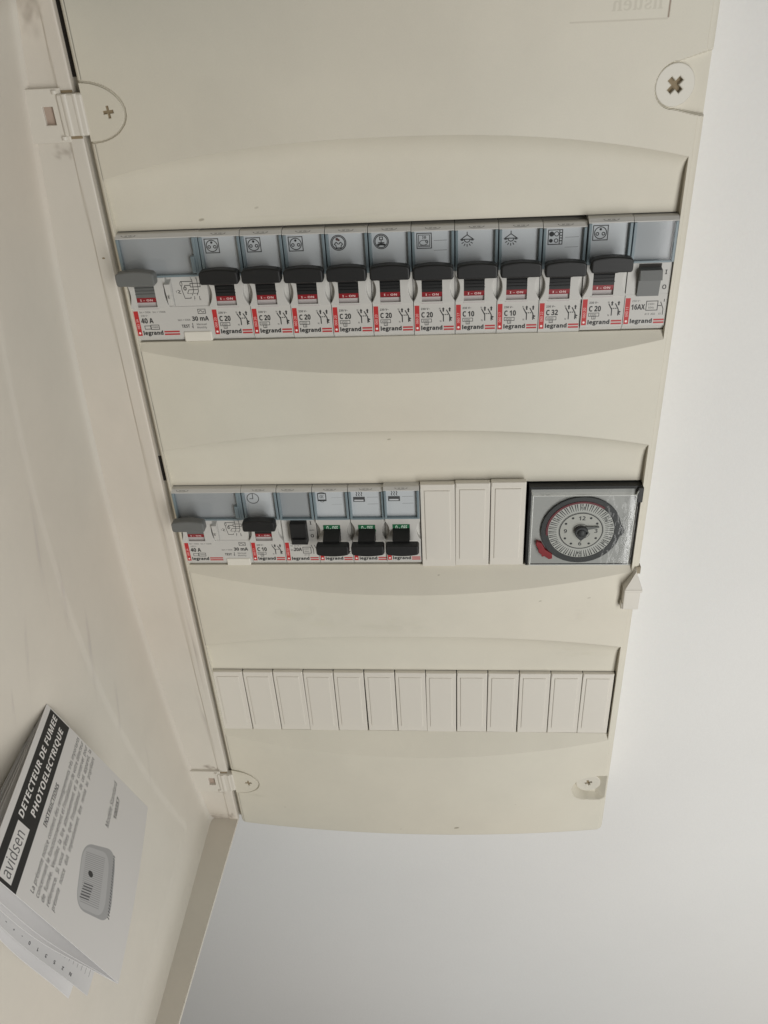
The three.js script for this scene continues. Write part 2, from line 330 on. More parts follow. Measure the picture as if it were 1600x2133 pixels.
{
  const nz = 150, ny = 300, Z0 = -2, Z1 = 235, Y0 = TOP, Y1 = -381;
  const field = (z, y) => {
    const line = 28 + 34 * clamp(1 - ((y + 120) / 228) ** 2, 0, 1), bottom = -352 - (z - 27) * 0.075;
    return smooth(-1.2, 1.6, Math.min(z - line, y - bottom, 70 - y, 215 - z));
  };
  const front = (z, y) => xp(y) - 0.55 * field(z, y) + 2.2 * Math.exp(-(z + 0.5) / 1.6) + 2.2 * Math.exp(-(y - Y1 - 1.5) / 1.6);
  const uv = (i, j, q) => [q[2] / 240, 1 - (90 - q[1]) / 480];
  const inner = grid(nz, ny, (i, j) => { const z = lerp(Z0, Z1, i / nz), y = lerp(Y1, Y0, j / ny); return [front(Math.max(z, -0.4), Math.max(y, Y1 + 1.2)), y, z]; }, uv);
  inner.index.array.reverse(); inner.computeVertexNormals();
  const outer = grid(2, 60, (i, j) => { const z = lerp(Z0, Z1, i / 2), y = lerp(Y1, Y0, j / 60); return [xp(y) - 2.4, y, z]; }, uv);
  const M_door = new THREE.MeshStandardMaterial({ map: doorMap, bumpMap: grain, bumpScale: 0.00001, roughness: 0.5, side: THREE.DoubleSide });
  const door = obj('door', [inner, outer], M_door, board);
  // rim along the hinges: a strip facing the room with a raised lip beside the slot
  const prof = (u, y) => {                           // u 0..1 from the panel to the slot
    const a = xp(y) - 1, x = lerp(a, -4.2, u), d = -4.2 - x;
    return [x, y, d < 6.2 ? 0.7 * smooth(6.2, 5.4, d) - drop(d, 0.8) * 0.8 : 0];
  };
  const us = [0, 0.1, 0.3, 0.5, 0.65, 0.7, 0.73, 0.76, 0.79, 0.82, 0.85, 0.88, 0.91, 0.94, 0.97, 0.985, 0.995, 1];
  const uvr = (i, j, q) => [(q[0] + 40) / 40, 1 - (90 - q[1]) / 480], M_rim = new THREE.MeshStandardMaterial({ map: rimMap, roughness: 0.5, side: THREE.DoubleSide });
  const rim = grid(us.length - 1, 80, (i, j) => prof(us[i], lerp(BOT + 0.5, TOP, j / 80)), uvr);
  const rimSide = grid(1, 40, (i, j) => [-4.2, lerp(BOT + 0.5, TOP, j / 40), i ? -2.4 : 0.1], uvr);
  const rimBack = grid(1, 40, (i, j) => { const y = lerp(BOT + 0.5, TOP, j / 40); return [i ? -4.2 : xp(y) - 2.2, y, -2.4]; }, uvr);
  const rimMesh = obj('hinge_rim', [creased(rim, 0.5), rimSide, rimBack], M_rim, door);
  rimMesh.userData.label = 'hinge side rim of the open door';
  // rims along the bottom, the top and the free side
  const lipX = (z) => -4.2 - 0.0414 * Math.max(0, z);
  const strip = (yTop, yBot) => {
    const n = 60, zs = (i) => lerp(-1.5, 235, i / n), P = (y, f) => (i, j) => { const z = zs(i), q = lerp(xp(y) - 1.5, lipX(z), j / 6); return [q, y + (f ? 0 : 0), z]; };
    const uvs = (i, j, q) => [q[2] / 240, 0.2 + q[0] / 480];
    return [grid(n, 6, P(yTop), uvs), grid(n, 6, P(yBot), uvs), grid(n, 1, (i, j) => [lipX(zs(i)), j ? yTop : yBot, zs(i)], uvs)];
  };
  obj('bottom_rim', strip(-379.3, -381.5), M_door, door);
  obj('top_rim', strip(TOP + 0.2, TOP - 1.8), M_door, door);
  obj('free_rim', grid(1, 60, (i, j) => { const y = lerp(BOT + 0.5, TOP, j / 60); return [i ? -5 : xp(y) - 1.5, y, 235]; }), M.cream, door);
  // hinge blocks
  for (const hy of SCREW_Y) {
    const low = hy < 0, g = [];
    const bs = new THREE.Shape([[-xpw(hy), -9.6], [-8.8, -9.6], [-8.8, 9.6], [-xpw(hy), 9.6]].map(([x, y]) => new THREE.Vector2(x, y)));
    bs.holes.push(new THREE.Path([[-17.3, -3.2], [-17.3, 3.2], [-13.2, 3.2], [-13.2, -3.2]].map(([x, y]) => new THREE.Vector2(x, y))));
    g.push(extrudeZ(bs, -0.8, 1.7, 0.35).translate(0, hy - 0.6, 0));
    const hb = obj('hinge_block', g, M.hinge, door);
    obj('square_hole', plane(-18, -12.6, hy - 4.6, hy + 3.4, 0.15), std([0.42, 0.33, 0.27], 0.6), hb);
    const k = [rbox(-10.8, -0.6, hy - 8, hy + 7, -2.2, 2.6, 1.0, 3), new THREE.CylinderGeometry(1.5, 1.5, 14.6, 16).translate(-7.6, hy - 0.5, 1.6), new THREE.CylinderGeometry(1.2, 1.2, 14.6, 16).translate(-3.6, hy - 0.5, 1.7)];
    for (const s of [-1, 1]) k.push(new THREE.CylinderGeometry(1.1, 1.1, 1.2, 16).translate(-11.2, hy - 0.5 + s * 8.1, 1.5));
    const kn = obj('hinge_knuckle', k, M.hinge, door);
    obj('knuckle_gap', [box(-11.5, -4.4, hy - 9.1, hy - 8.1, 0.2, 1.0), box(-11.5, -4.4, hy + 7.1, hy + 8.0, 0.2, 1.0)], M.dirtShade, kn);
  }
  obj('fleck', new THREE.CircleGeometry(0.45, 10).scale(1.5, 0.8, 1).translate(-7.2, -9.6, 0.76), M.dirtShade, door);
}
function xpw(y) { return -(xp(y) - 0.8) - 0; }

// ---------------------------------------------------------------- modules
const PX = 16;                                       // print resolution, pixels per millimetre
const BODY = '#c5c3be';
function printBase(c, w, h, redCode) {
  c.scale(PX, PX); c.fillStyle = BODY; c.fillRect(0, 0, w, h);
  c.fillStyle = '#b92b2b'; c.fillRect(0.25, 1.5, 2.0, 11.2);
  c.fillStyle = '#efe6e2'; c.beginPath(); c.arc(1.25, 11.5, 0.5, 0, 7); c.fill();
  c.save(); c.translate(1.75, 9.6); c.rotate(-Math.PI / 2); c.font = '1.5px sans-serif'; c.fillStyle = '#e6c9c4'; c.fillText(redCode, 0, 0, 6.6); c.restore();
}
function brand(c, x, wText, xr0, xr1) {
  c.fillStyle = '#1c1c1c'; c.font = 'bold 2.5px sans-serif'; c.heavy('legrand', x, 12.35, wText, 0.05);
  c.fillStyle = '#b33535'; c.fillRect(xr0, 10.7, xr1 - xr0, 0.72); c.fillRect(xr0, 11.9, xr1 - xr0, 0.72);
}
function poles(c, x, y) {                            // two-pole switch symbol
  c.strokeStyle = c.fillStyle = '#1d1d1d'; c.lineWidth = 0.42;
  for (const dx of [0, 2.7]) {
    c.beginPath(); c.moveTo(x + dx, y + 1.0); c.lineTo(x + dx + 1.4, y + 3.6); c.lineTo(x + dx + 1.4, y + 6.2); c.stroke();
    c.beginPath(); c.moveTo(x + dx + 1.4, y - 0.1); c.lineTo(x + dx + 2, y + 0.7); c.lineTo(x + dx + 1.7, y + 0.7); c.lineTo(x + dx + 1.7, y + 1.8); c.lineTo(x + dx + 1.1, y + 1.8); c.lineTo(x + dx + 1.1, y + 0.7); c.lineTo(x + dx + 0.8, y + 0.7); c.fill();
  }
  c.setLineDash([0.5, 0.3]); c.beginPath(); c.moveTo(x + 1.2, y + 3.1); c.lineTo(x + 3.8, y + 3.1); c.stroke(); c.setLineDash([]);
  c.beginPath(); c.moveTo(x + 4.1, y + 4.2); c.lineTo(x + 4.9, y + 4.6); c.lineTo(x + 4.1, y + 5.2); c.lineTo(x + 4.9, y + 5.8); c.stroke();
  c.font = '1.1px sans-serif'; c.fillText('N', x - 0.5, y + 0.8); c.fillText('N', x - 0.2, y + 6.4);
}
const frontPrint = (w, draw) => new THREE.MeshStandardMaterial({ map: canvas(Math.round(w * PX), Math.round(13.2 * PX), (c) => draw(c, w, 13.2)), roughness: 0.5 });
const breakerPrint = (rating, code) => frontPrint(17.2, (c, w, h) => {
  printBase(c, w, h, code);
  c.fillStyle = '#2a2a2a'; c.font = 'bold 1.25px sans-serif'; c.fillText('230 V~', 2.9, 3.4);
  c.fillStyle = '#171717'; c.font = 'bold 3.1px sans-serif'; c.heavy(rating, 2.9, 6.7, 5.1, 0.03);
  c.strokeStyle = '#2c2c2c'; c.lineWidth = 0.22; c.strokeRect(3.1, 7.5, 4.2, 1.4); c.strokeRect(4.5, 8.9, 1.4, 1.2);
  c.fillStyle = '#2c2c2c'; c.font = '1.2px sans-serif'; c.fillText('4500', 3.6, 8.65); c.fillText('3', 4.9, 9.95);
  poles(c, 11.0, 2.6); brand(c, 2.7, 9.4, 12.5, 16.8);
});
const diffPrint = frontPrint(34.7, (c, w, h) => {
  printBase(c, w, h, '085 34');
  c.fillStyle = '#2a2a2a'; c.font = '1.1px sans-serif'; c.fillText('Im = 500A   Inc = 1500A', 2.9, 2.4); c.fillText('230 V~', 3.2, 4.0);
  c.fillStyle = '#171717'; c.font = 'bold 3.1px sans-serif'; c.heavy('40 A', 2.9, 7.0, 5.4, 0.03);
  c.strokeStyle = '#2c2c2c'; c.lineWidth = 0.25; c.strokeRect(4, 8.2, 2.6, 1.5); c.strokeRect(6.8, 7.9, 3.6, 2.0); c.font = '1.1px sans-serif'; c.fillText('10000', 7.0, 9.3);
  brand(c, 2.7, 9.2, 12.3, 19.2);
  c.strokeRect(28.9, 1.3, 3.3, 1.9); c.beginPath(); c.moveTo(29.3, 2.5); c.quadraticCurveTo(30.1, 1.4, 30.6, 2.3); c.quadraticCurveTo(31.1, 3.1, 31.8, 2.0); c.stroke();
  c.fillStyle = '#171717'; c.font = 'bold 2.7px sans-serif'; c.heavy('30 mA', 25.7, 6.4, 7.4, 0.03);
  c.font = '1.1px sans-serif'; c.fillText('I\u0394m = 630A', 19.3, 6.3);
  c.font = 'bold 1.9px sans-serif'; c.heavy('TEST', 20.6, 9.4, 3.6, 0.02);
  c.beginPath(); c.moveTo(25.6, 7.4); c.lineTo(25.6, 9.6); c.lineTo(25.1, 9.0); c.stroke();
  c.font = '1.2px sans-serif'; c.fillText('Mensuel', 27.3, 8.5); c.fillText('Monthly', 27.3, 9.9);
});
const relayPrint = frontPrint(17.2, (c, w, h) => {
  printBase(c, w, h, '040 11');
  c.fillStyle = '#2a2a2a'; c.font = '1.15px sans-serif'; c.fillText('250 V~', 2.9, 3.2);
  c.fillStyle = '#171717'; c.font = 'bold 3.0px sans-serif'; c.heavy('16AX', 2.7, 6.5, 5.7, 0.03);
  c.strokeStyle = '#2c2c2c'; c.lineWidth = 0.3; c.strokeRect(8.9, 3.0, 4.6, 3.9); c.font = '1.1px sans-serif'; c.fillText('230V~', 9.5, 4.7); c.fillText('50Hz', 9.7, 6.2);
  c.beginPath(); c.moveTo(13.5, 5); c.lineTo(15, 5); c.moveTo(14.6, 3.4); c.lineTo(15.9, 6.4); c.lineTo(15.9, 9); c.moveTo(16, 2.2); c.lineTo(16, 3.4); c.stroke();
  c.fillText('A13  A02', 8.6, 8.9); c.fillText('X1', 14.2, 8.9); brand(c, 2.7, 9.4, 12.5, 16.8);
});
const contactorPrint = frontPrint(17.2, (c, w, h) => {
  printBase(c, w, h, '040 53');
  c.fillStyle = '#2a2a2a'; c.font = '1.15px sans-serif'; c.fillText('20A  AC7a', 2.9, 2.4); c.fillText('9A  AC7b 1~', 2.9, 3.9);
  c.fillStyle = '#171717'; c.font = '1.6px sans-serif'; c.fillText('In', 2.8, 6.6); c.font = 'bold 2.9px sans-serif'; c.heavy('20A', 4.4, 6.7, 4.2, 0.03);
  c.strokeStyle = '#2c2c2c'; c.lineWidth = 0.3; c.strokeRect(9.2, 4.4, 4.1, 3.8); c.font = '1.1px sans-serif'; c.fillText('230V~', 9.7, 5.9); c.fillText('50Hz', 9.8, 7.4);
  for (const x of [13.6, 15.2]) { c.beginPath(); c.moveTo(x, 3); c.lineTo(x + 1, 5.6); c.lineTo(x + 1, 8.6); c.stroke(); }
  c.fillText('A1 A2', 9.6, 9.6); brand(c, 2.7, 9.4, 12.5, 16.8);
});
const icon = (draw) => new THREE.MeshStandardMaterial({ roughness: 0.6, map: canvas(240, 256, (c, w, h) => {   // 15 x 16 mm paper slip
  c.fillStyle = '#cbcdce'; c.fillRect(0, 0, w, h); c.scale(16, 16);
  c.strokeStyle = c.fillStyle = '#262626'; c.lineWidth = 0.34; draw(c);
}) });
const lines = (c, a = 0.5) => { c.strokeStyle = `rgba(60,60,60,${a})`; c.lineWidth = 0.14; c.beginPath(); c.moveTo(7.8, 4.2); c.lineTo(13.2, 4.1); c.moveTo(7.8, 8.2); c.lineTo(13.2, 8.1); c.stroke(); };
const I = {
  socket: icon((c) => {
    c.strokeRect(0.9, 1.2, 5.8, 5.8); c.beginPath(); c.arc(3.8, 4.1, 2.35, 0, 7); c.stroke();
    c.beginPath(); c.arc(3.8, 2.7, 0.5, 0, 7); c.fill(); for (const x of [2.6, 5.0]) { c.beginPath(); c.arc(x, 4.5, 0.55, 0, 7); c.stroke(); }
  }),
  washer: icon((c) => {
    c.beginPath(); c.arc(3.9, 4.1, 3.1, 0, 7); c.stroke(); c.beginPath(); c.arc(3.9, 4.1, 2.6, 0, 7); c.stroke();
    c.beginPath(); c.moveTo(2.9, 3.9); c.lineTo(2.2, 4.7); c.lineTo(2.8, 5.2); c.lineTo(2.9, 6.2); c.lineTo(4.9, 6.2); c.lineTo(5, 5.2); c.lineTo(5.6, 4.7); c.lineTo(4.9, 3.9); c.arc(3.9, 4.0, 0.6, 0, 3.1); c.closePath(); c.stroke();
    c.fillStyle = '#5a3c38'; c.beginPath(); c.arc(3.4, 2.6, 0.6, 0, 7); c.arc(4.1, 3.0, 0.45, 0, 7); c.fill();
  }),
  dishes: icon((c) => {
    c.beginPath(); c.arc(3.9, 4.0, 3.0, 0, 7); c.stroke(); c.beginPath(); c.arc(3.9, 4.0, 2.5, 0, 7); c.stroke();
    c.strokeRect(3.3, 2.2, 1.2, 1.1); c.beginPath(); c.moveTo(3.9, 3.3); c.lineTo(3.9, 4.3); c.moveTo(2.6, 4.5); c.lineTo(5.2, 4.5); c.stroke();
    c.beginPath(); c.moveTo(2, 5.2); c.quadraticCurveTo(3.9, 4.2, 5.8, 5.2); c.lineTo(5.2, 5.9); c.quadraticCurveTo(3.9, 5.3, 2.6, 5.9); c.closePath(); c.fill();
  }),
  oven: icon((c) => {
    c.lineWidth = 0.34; c.strokeRect(0.9, 1.1, 5.9, 6.1); c.lineWidth = 0.24; c.strokeRect(1.6, 1.8, 4.5, 4.7);
    c.beginPath(); c.ellipse(3.6, 4.9, 1.6, 1.0, 0, 0, 7); c.stroke(); c.beginPath(); c.arc(4.9, 4.4, 0.5, 0, 7); c.stroke(); c.beginPath(); c.moveTo(2, 6.0); c.lineTo(5.8, 6.0); c.stroke();
    for (const x of [3.2, 3.8, 4.3]) { c.beginPath(); c.moveTo(x, 2.2); c.quadraticCurveTo(x + 0.5, 2.8, x, 3.3); c.stroke(); } lines(c, 0.8);
  }),
  lamp: icon((c) => {
    c.beginPath(); c.moveTo(3.7, 1.0); c.lineTo(3.7, 2.2); c.lineTo(1.2, 4.0); c.lineTo(6.2, 4.0); c.lineTo(3.7, 2.2); c.stroke();
    c.beginPath(); c.arc(3.7, 4.0, 1.2, 0, Math.PI); c.stroke();
    for (let k = 0; k < 7; k++) { const a = Math.PI * (k / 6); c.beginPath(); c.moveTo(3.7 + 1.6 * Math.cos(a), 4.4 + 1.6 * Math.sin(a)); c.lineTo(3.7 + 2.6 * Math.cos(a), 4.4 + 2.6 * Math.sin(a)); c.stroke(); }
  }),
  hob: icon((c) => {
    c.strokeRect(1, 1.1, 5.6, 5.8); c.beginPath(); c.moveTo(5.5, 1.1); c.lineTo(5.5, 6.9); c.stroke();
    for (const y of [2.2, 3.3, 4.4, 5.5]) { c.beginPath(); c.moveTo(5.5, y); c.lineTo(6.6, y); c.stroke(); }
    c.beginPath(); c.arc(2.3, 2.7, 1.0, 0, 7); c.arc(2.1, 5.4, 0.75, 0, 7); c.fill(); c.lineWidth = 0.3;
    c.beginPath(); c.arc(4.3, 2.7, 0.85, 0, 7); c.stroke(); c.beginPath(); c.arc(4.2, 5.4, 0.7, 0, 7); c.stroke(); lines(c, 0.6);
  }),
  clock: icon((c) => { c.beginPath(); c.arc(3.9, 4.3, 2.9, 0, 7); c.stroke(); c.beginPath(); c.moveTo(3.9, 1.4); c.lineTo(3.9, 4.5); c.lineTo(2.2, 4.5); c.stroke(); }),
  heater: icon((c) => {
    c.lineWidth = 0.4; c.strokeRect(1.1, 1.8, 4.0, 4.2); c.beginPath(); c.moveTo(1.1, 1.8); c.quadraticCurveTo(3.1, 0.7, 5.1, 1.8); c.stroke(); c.fillRect(1.1, 5.3, 4, 0.7);
    c.lineWidth = 0.24; for (const x of [2.3, 3.0, 3.7]) { c.beginPath(); c.moveTo(x + 0.3, 2.6); c.quadraticCurveTo(x - 0.4, 3.4, x + 0.1, 4.6); c.stroke(); }
    c.beginPath(); c.moveTo(2, 6.0); c.quadraticCurveTo(3.1, 7.5, 4.3, 6.0); c.stroke(); lines(c, 0.35);
  }),
  radiator: icon((c) => {
    c.fillStyle = '#4a4a4a'; c.fillRect(0.9, 3.9, 5.8, 2.9); c.fillStyle = '#d6d6d6'; c.fillRect(1.4, 5.6, 4.6, 0.8);
    for (const x of [2.5, 3.7, 4.9]) { c.beginPath(); c.moveTo(x, 1.0); c.quadraticCurveTo(x + 0.8, 1.7, x + 0.2, 2.3); c.quadraticCurveTo(x - 0.2, 2.9, x + 0.5, 3.5); c.stroke(); } lines(c, 0.7);
  }),
};
const flagTex = (text, bg, fg) => new THREE.MeshStandardMaterial({ roughness: 0.4, map: canvas(256, 92, (c, w, h) => { c.fillStyle = bg; c.fillRect(0, 0, w, h); c.fillStyle = fg; c.font = 'bold 56px sans-serif'; c.textAlign = 'center'; c.fillText(text, w / 2, 70, 170); }), side: THREE.DoubleSide });
const FLAG_ON = flagTex('I \u2013 ON', '#861820', '#dcc6c3'), FLAG_OFF = flagTex('O \u2013 OFF', '#1d6a44', '#dff0e4');
const smallText = (text, w, h, px, bold = true) => new THREE.MeshStandardMaterial({ roughness: 0.5, map: canvas(Math.round(w * 20), Math.round(h * 20), (c, cw, ch) => { c.fillStyle = BODY; c.fillRect(0, 0, cw, ch); c.fillStyle = '#1b1b1b'; c.font = (bold ? 'bold ' : '') + px * 20 + 'px sans-serif'; c.textAlign = 'center'; c.fillText(text, cw / 2, ch * 0.82, cw * 0.96); }) });
const TXT = { I: smallText('I', 1.6, 2.4, 2.6), O: smallText('O', 2.4, 2.4, 2.6), auto: smallText('auto', 2.6, 1.2, 1.2, false), E: smallText('E', 1.6, 1.8, 1.8) };
const topMark = new THREE.MeshStandardMaterial({ roughness: 0.5, map: canvas(200, 48, (c, w, h) => {
  c.fillStyle = BODY; c.fillRect(0, 0, w, h); c.strokeStyle = '#3c3b38'; c.lineWidth = 7; c.beginPath(); c.ellipse(100, 6, 90, 34, 0, 0, 7); c.stroke();
  c.fillStyle = '#3c3b38'; c.font = 'bold 28px sans-serif'; c.textAlign = 'center'; c.fillText('NF 130', 100, 22); }) });
const schemeTex = new THREE.MeshStandardMaterial({ roughness: 0.5, map: canvas(17 * 16, 13 * 16, (c) => {
  c.scale(16, 16); c.fillStyle = BODY; c.fillRect(0, 0, 17, 13); c.strokeStyle = c.fillStyle = '#222'; c.lineWidth = 0.26;
  const L = (...p) => { c.beginPath(); c.moveTo(p[0], p[1]); for (let i = 2; i < p.length; i += 2) c.lineTo(p[i], p[i + 1]); c.stroke(); };
  L(10.2, 1.4, 10.2, 6.6, 9.2, 8.4); L(12.6, 1.4, 12.6, 6.6, 11.6, 8.4); L(10.2, 8.8, 10.2, 10); L(12.6, 8.8, 12.6, 10);
  c.strokeRect(9, 3.3, 4.8, 1.5); L(10.2, 2.4, 4.6, 2.4, 4.6, 6); c.beginPath(); c.ellipse(4.6, 3.4, 0.5, 0.9, 0, 0, 7); c.fillStyle = BODY; c.fill(); c.stroke(); c.fillStyle = '#222';
  L(9, 4.1, 6.2, 4.1, 6.2, 6); c.beginPath(); c.arc(6.2, 5.4, 0.7, 0, 7); c.stroke(); L(4.6, 6, 5.4, 9.6, 8.4, 9.6, 8.4, 9); L(7, 7.6, 8, 6, 12.4, 6); c.setLineDash([0.4, 0.3]); L(7.4, 7.6, 12, 7.6); c.setLineDash([]);
  L(2.4, 6, 3.6, 6.4, 2.6, 7.2, 3.9, 7.5); c.font = '1.3px sans-serif'; c.fillText('T', 1.4, 7.2); c.fillText('2', 9.4, 1.6); c.fillText('N', 11.9, 1.6); c.fillText('1', 9.6, 10.6); c.fillText('N', 12.3, 10.6); }) });

function body(w) {                                   // moulded case of a module, lower face at z = 0
  const a = 0.1, b = w - 0.1;
  return [
    extrudeX([[-31.6, -8], [-31.6, 0], [-44.9, 0], [-45.2, -0.05], [-47.1, -1.5], [-47.2, -8]], a, b),
    extrudeX([[-18.2, -8], [-18.2, 0.3], [-1.9, 0.3], [-1.9, 2.0], [-1.5, 2.1], [-0.25, 0.9], [0, 0.3], [0, -8]], a, b),
  ];
}
function neck(x0, w, holeX0, holeX1, holeY0, holeY1, scallop, z0 = -1.2, z1 = 1.5) {
  const s = new THREE.Shape(), a = x0 + 0.12, b = x0 + w - 0.12, k = scallop;
  s.moveTo(a, -18.3); s.lineTo(b, -18.3); s.lineTo(b, -20); s.quadraticCurveTo(b - k * 2, -25.5, b, -31); s.lineTo(b, -31.6); s.lineTo(a, -31.6); s.lineTo(a, -31); s.quadraticCurveTo(a + k * 2, -25.5, a, -20); s.lineTo(a, -18.3);
  s.holes.push(new THREE.Path([[holeX0, holeY0], [holeX0, holeY1], [holeX1, holeY1], [holeX1, holeY0]].map(([x, y]) => new THREE.Vector2(x, y))));
  return extrudeZ(s, z0, z1, 0.25);
}
function labelWindow(g, w, slipMat, full) {
  // paper slip (or the empty grey holder), tinted sides, clear pane
  const x0 = 0.2, x1 = w - 0.2;
  obj(full ? 'label_slip' : 'label_holder', plane(x0 + 1.1, x1 - 1.1, -17.7, -1.95, 0.42), slipMat, g);
  const rails = [rbox(x0, x0 + 1.15, -18.0, -1.9, 0.2, 2.35, 0.2), rbox(x1 - 1.15, x1, -18.0, -1.9, 0.2, 2.35, 0.2), rbox(x0 + 1.15, x1 - 1.15, -18.1, -17.2, 0.2, 2.3, 0.2)];
  const fr = obj('window_frame', rails, M.rail, g);
  obj('window_pane', plane(x0 + 1.1, x1 - 1.1, -17.3, -1.95, 2.2), M.pane, g);
  return fr;
}
function lever(g, x0, on, mat, width = 16.4) {       // toggle with its drum and coloured flag
  const C = { y: on ? -26.2 : -25.2, z: -7.4, r: 8.75 }, hx0 = x0 + 3.5, hx1 = x0 + 12.4;
  const arc = (ya, yb, r, n = 10) => grid(n, 1, (i, j) => { const y = lerp(ya, yb, i / n); return [j ? hx1 : hx0, y, C.z + Math.sqrt(r * r - (y - C.y) ** 2)]; }, (i, j) => [j, on ? 1 - i / n : 1 - i / n]);
  const fl = (y) => 2 * -23.1 - y;                   // OFF is the mirror image of ON
  const Y = on ? (y) => y : fl;
  const parts = [], ridge = [];
  parts.push(on ? arc(-20.5, -27.0, C.r) : arc(-25.8, -32.5, C.r));
  for (let k = 0; k < 3; k++) { const y = on ? -23.0 - k * 1.2 : -26.6 - k * 0.7; ridge.push(rbox(hx0 + 0.1, hx1 - 0.1, y - 0.22, y + 0.22, C.z + C.r - 2.2, C.z + Math.sqrt(C.r ** 2 - (y - C.y) ** 2) + 0.3, 0.15)); }
  const stemPts = [[-22.6, 0.2], [-19.6, 8.6], [-13.6, 8.6], [-17.6, 0.2]].map(([y, z]) => [Y(y), z]);
  parts.push(extrudeX(stemPts, hx0 + 0.3, hx1 - 0.3));
  const s = new THREE.Shape(), xa = x0 + 0.5, xb = x0 + 0.5 + width, xm = (xa + xb) / 2;
  s.moveTo(xa + 0.9, Y(-18.7)); s.lineTo(xb - 0.9, Y(-18.7)); s.quadraticCurveTo(xb - 0.1, Y(-18.5), xb, Y(-17.4)); s.lineTo(xb - 0.05, Y(-14.3));
  s.quadraticCurveTo(xb - 0.3, Y(-13.4), xb - 1.4, Y(-13.1)); s.quadraticCurveTo(xm, Y(-11.7), xa + 1.4, Y(-13.1)); s.quadraticCurveTo(xa + 0.3, Y(-13.4), xa + 0.05, Y(-14.3)); s.lineTo(xa, Y(-17.4)); s.quadraticCurveTo(xa + 0.1, Y(-18.5), xa + 0.9, Y(-18.7));
  parts.push(extrudeZ(s, 7.2, 12, 0.75));
  const m = obj('toggle_lever', [...parts, ...ridge], mat, g);
  m.position.set((rnd() - 0.5) * 0.2 * K, (rnd() - 0.5) * 0.3 * K, (rnd() - 0.5) * 0.3 * K);
  obj('state_flag', on ? arc(-26.9, -29.1, C.r + 0.05) : arc(-21.0, -25.9, C.r + 0.05), on ? FLAG_ON : FLAG_OFF, m);
  if (on) obj('slot_floor', box(hx0, hx1, -32.4, -29.3, -3, 0.35), std([0.5, 0.46, 0.45], 0.6), g);
}
function makeBreaker(x, y, z, o) {
  const g = thing('circuit_breaker', o.label, 'circuit breaker', [x, y, z], 'single circuit breakers in the distribution board');
  obj('case', [...body(17.5), extrudeX([[-18.2, -8], [-18.2, -1], [-31.6, -1], [-31.6, -8]], 0.1, 17.4), neck(0, 17.5, 3.4, 12.5, -32.2 + 0.9, -21.3, 1.9)], M.grey, g);
  obj('front_print', plane(0.15, 17.35, -44.9, -31.7, 0.05), o.print, g);
  obj('top_mark', plane(5.5, 12, -1.3, -0.4, 0).rotateX(-0.72).translate(0, -0.25, 1.05), topMark, g);
  labelWindow(g, 17.5, o.icon, true);
  lever(g, 0.1, o.on, M.black);
  return g;
}
function makeDifferential(y, label) {
  const g = thing('differential_switch', label, 'differential switch', [0, y, 0]);
  obj('case', [...body(35), extrudeX([[-18.2, -8], [-18.2, -0.2], [-31.6, -0.2], [-31.6, -8]], 17.6, 34.9), extrudeX([[-18.2, -8], [-18.2, -1], [-31.6, -1], [-31.6, -8]], 0.1, 17.6), neck(0, 17.5, 3.4, 12.5, -31.3, -21.3, 1.2),
    extrudeX([[-19.5, -0.5], [-21, 2.8], [-30.5, 1.2], [-31.5, -0.5]], 17.2, 19.6)], M.grey, g);
  obj('front_print', plane(0.15, 34.85, -44.9, -31.7, 0.05), diffPrint, g);
  obj('wiring_diagram', plane(19.7, 34.8, -31.5, -18.3, 0.0), schemeTex, g);
  obj('small_mark', plane(17.5, 18.9, -27.6, -25.9, 1.95).translate(0, 0, 0.25), TXT.E, g);
  obj('top_mark', plane(2.5, 9, -1.3, -0.4, 0).rotateX(-0.72).translate(0, -0.25, 1.05), topMark, g);
  labelWindow(g, 33.5, M.backing, false);
  obj('window_clip', [rbox(30.6, 32.4, -16.5, -9.5, 0.3, 2.9, 0.3), rbox(32.3, 34.6, -18.0, -1.9, 0.2, 2.0, 0.3)], M.rail, g);
  lever(g, -0.2, true, M.lever);
  obj('test_button', rbox(21.2, 33.6, -47.4, -42.9, -3, 0.55, 0.5), M.test, g);
  return g;
}

// upper row
const R1 = 0, R2 = -123.5;
makeDifferential(R1, 'double-width differential switch with grey toggle, left end of the upper row').position.x = -0.2 * K;
const C20 = breakerPrint('C 20', '060 20'), C10 = breakerPrint('C 10', '060 17'), C32 = breakerPrint('C 32', '060 22');
[
  ['socket', C20, 'black-toggle breaker with socket icon, directly right of the upper grey-toggle switch'],
  ['socket', C20, 'second socket-icon breaker from the left in the upper row, between two other socket ones'],
  ['socket', C20, 'socket-icon breaker directly left of the washing machine icon breaker'],
  ['washer', C20, 'breaker whose label shows a washing machine drum with a shirt in a circle'],
  ['dishes', C20, 'breaker whose label shows a glass over plates in a circle, for dishwasher'],
  ['oven', C20, 'breaker whose label shows a steaming roast in an oven frame'],
  ['lamp', C10, 'C 10 breaker with hanging lamp icon, beside the oven icon breaker'],
  ['lamp', C10, 'C 10 breaker with hanging lamp icon, beside the hob icon breaker'],
  ['hob', C32, 'C 32 breaker whose label shows a cooker hob with four rings'],
  ['socket', C20, 'socket-icon breaker sitting slightly higher than its row, right of the hob icon breaker'],
].forEach(([ic, print, label], i) => makeBreaker(34.6 + i * 17.56, R1 + (i === 9 ? 0.15 : -0.15 - i * 0.15), (i === 9 ? 1.1 : (rnd() - 0.5) * 0.3), { icon: I[ic], print, label, on: true }));
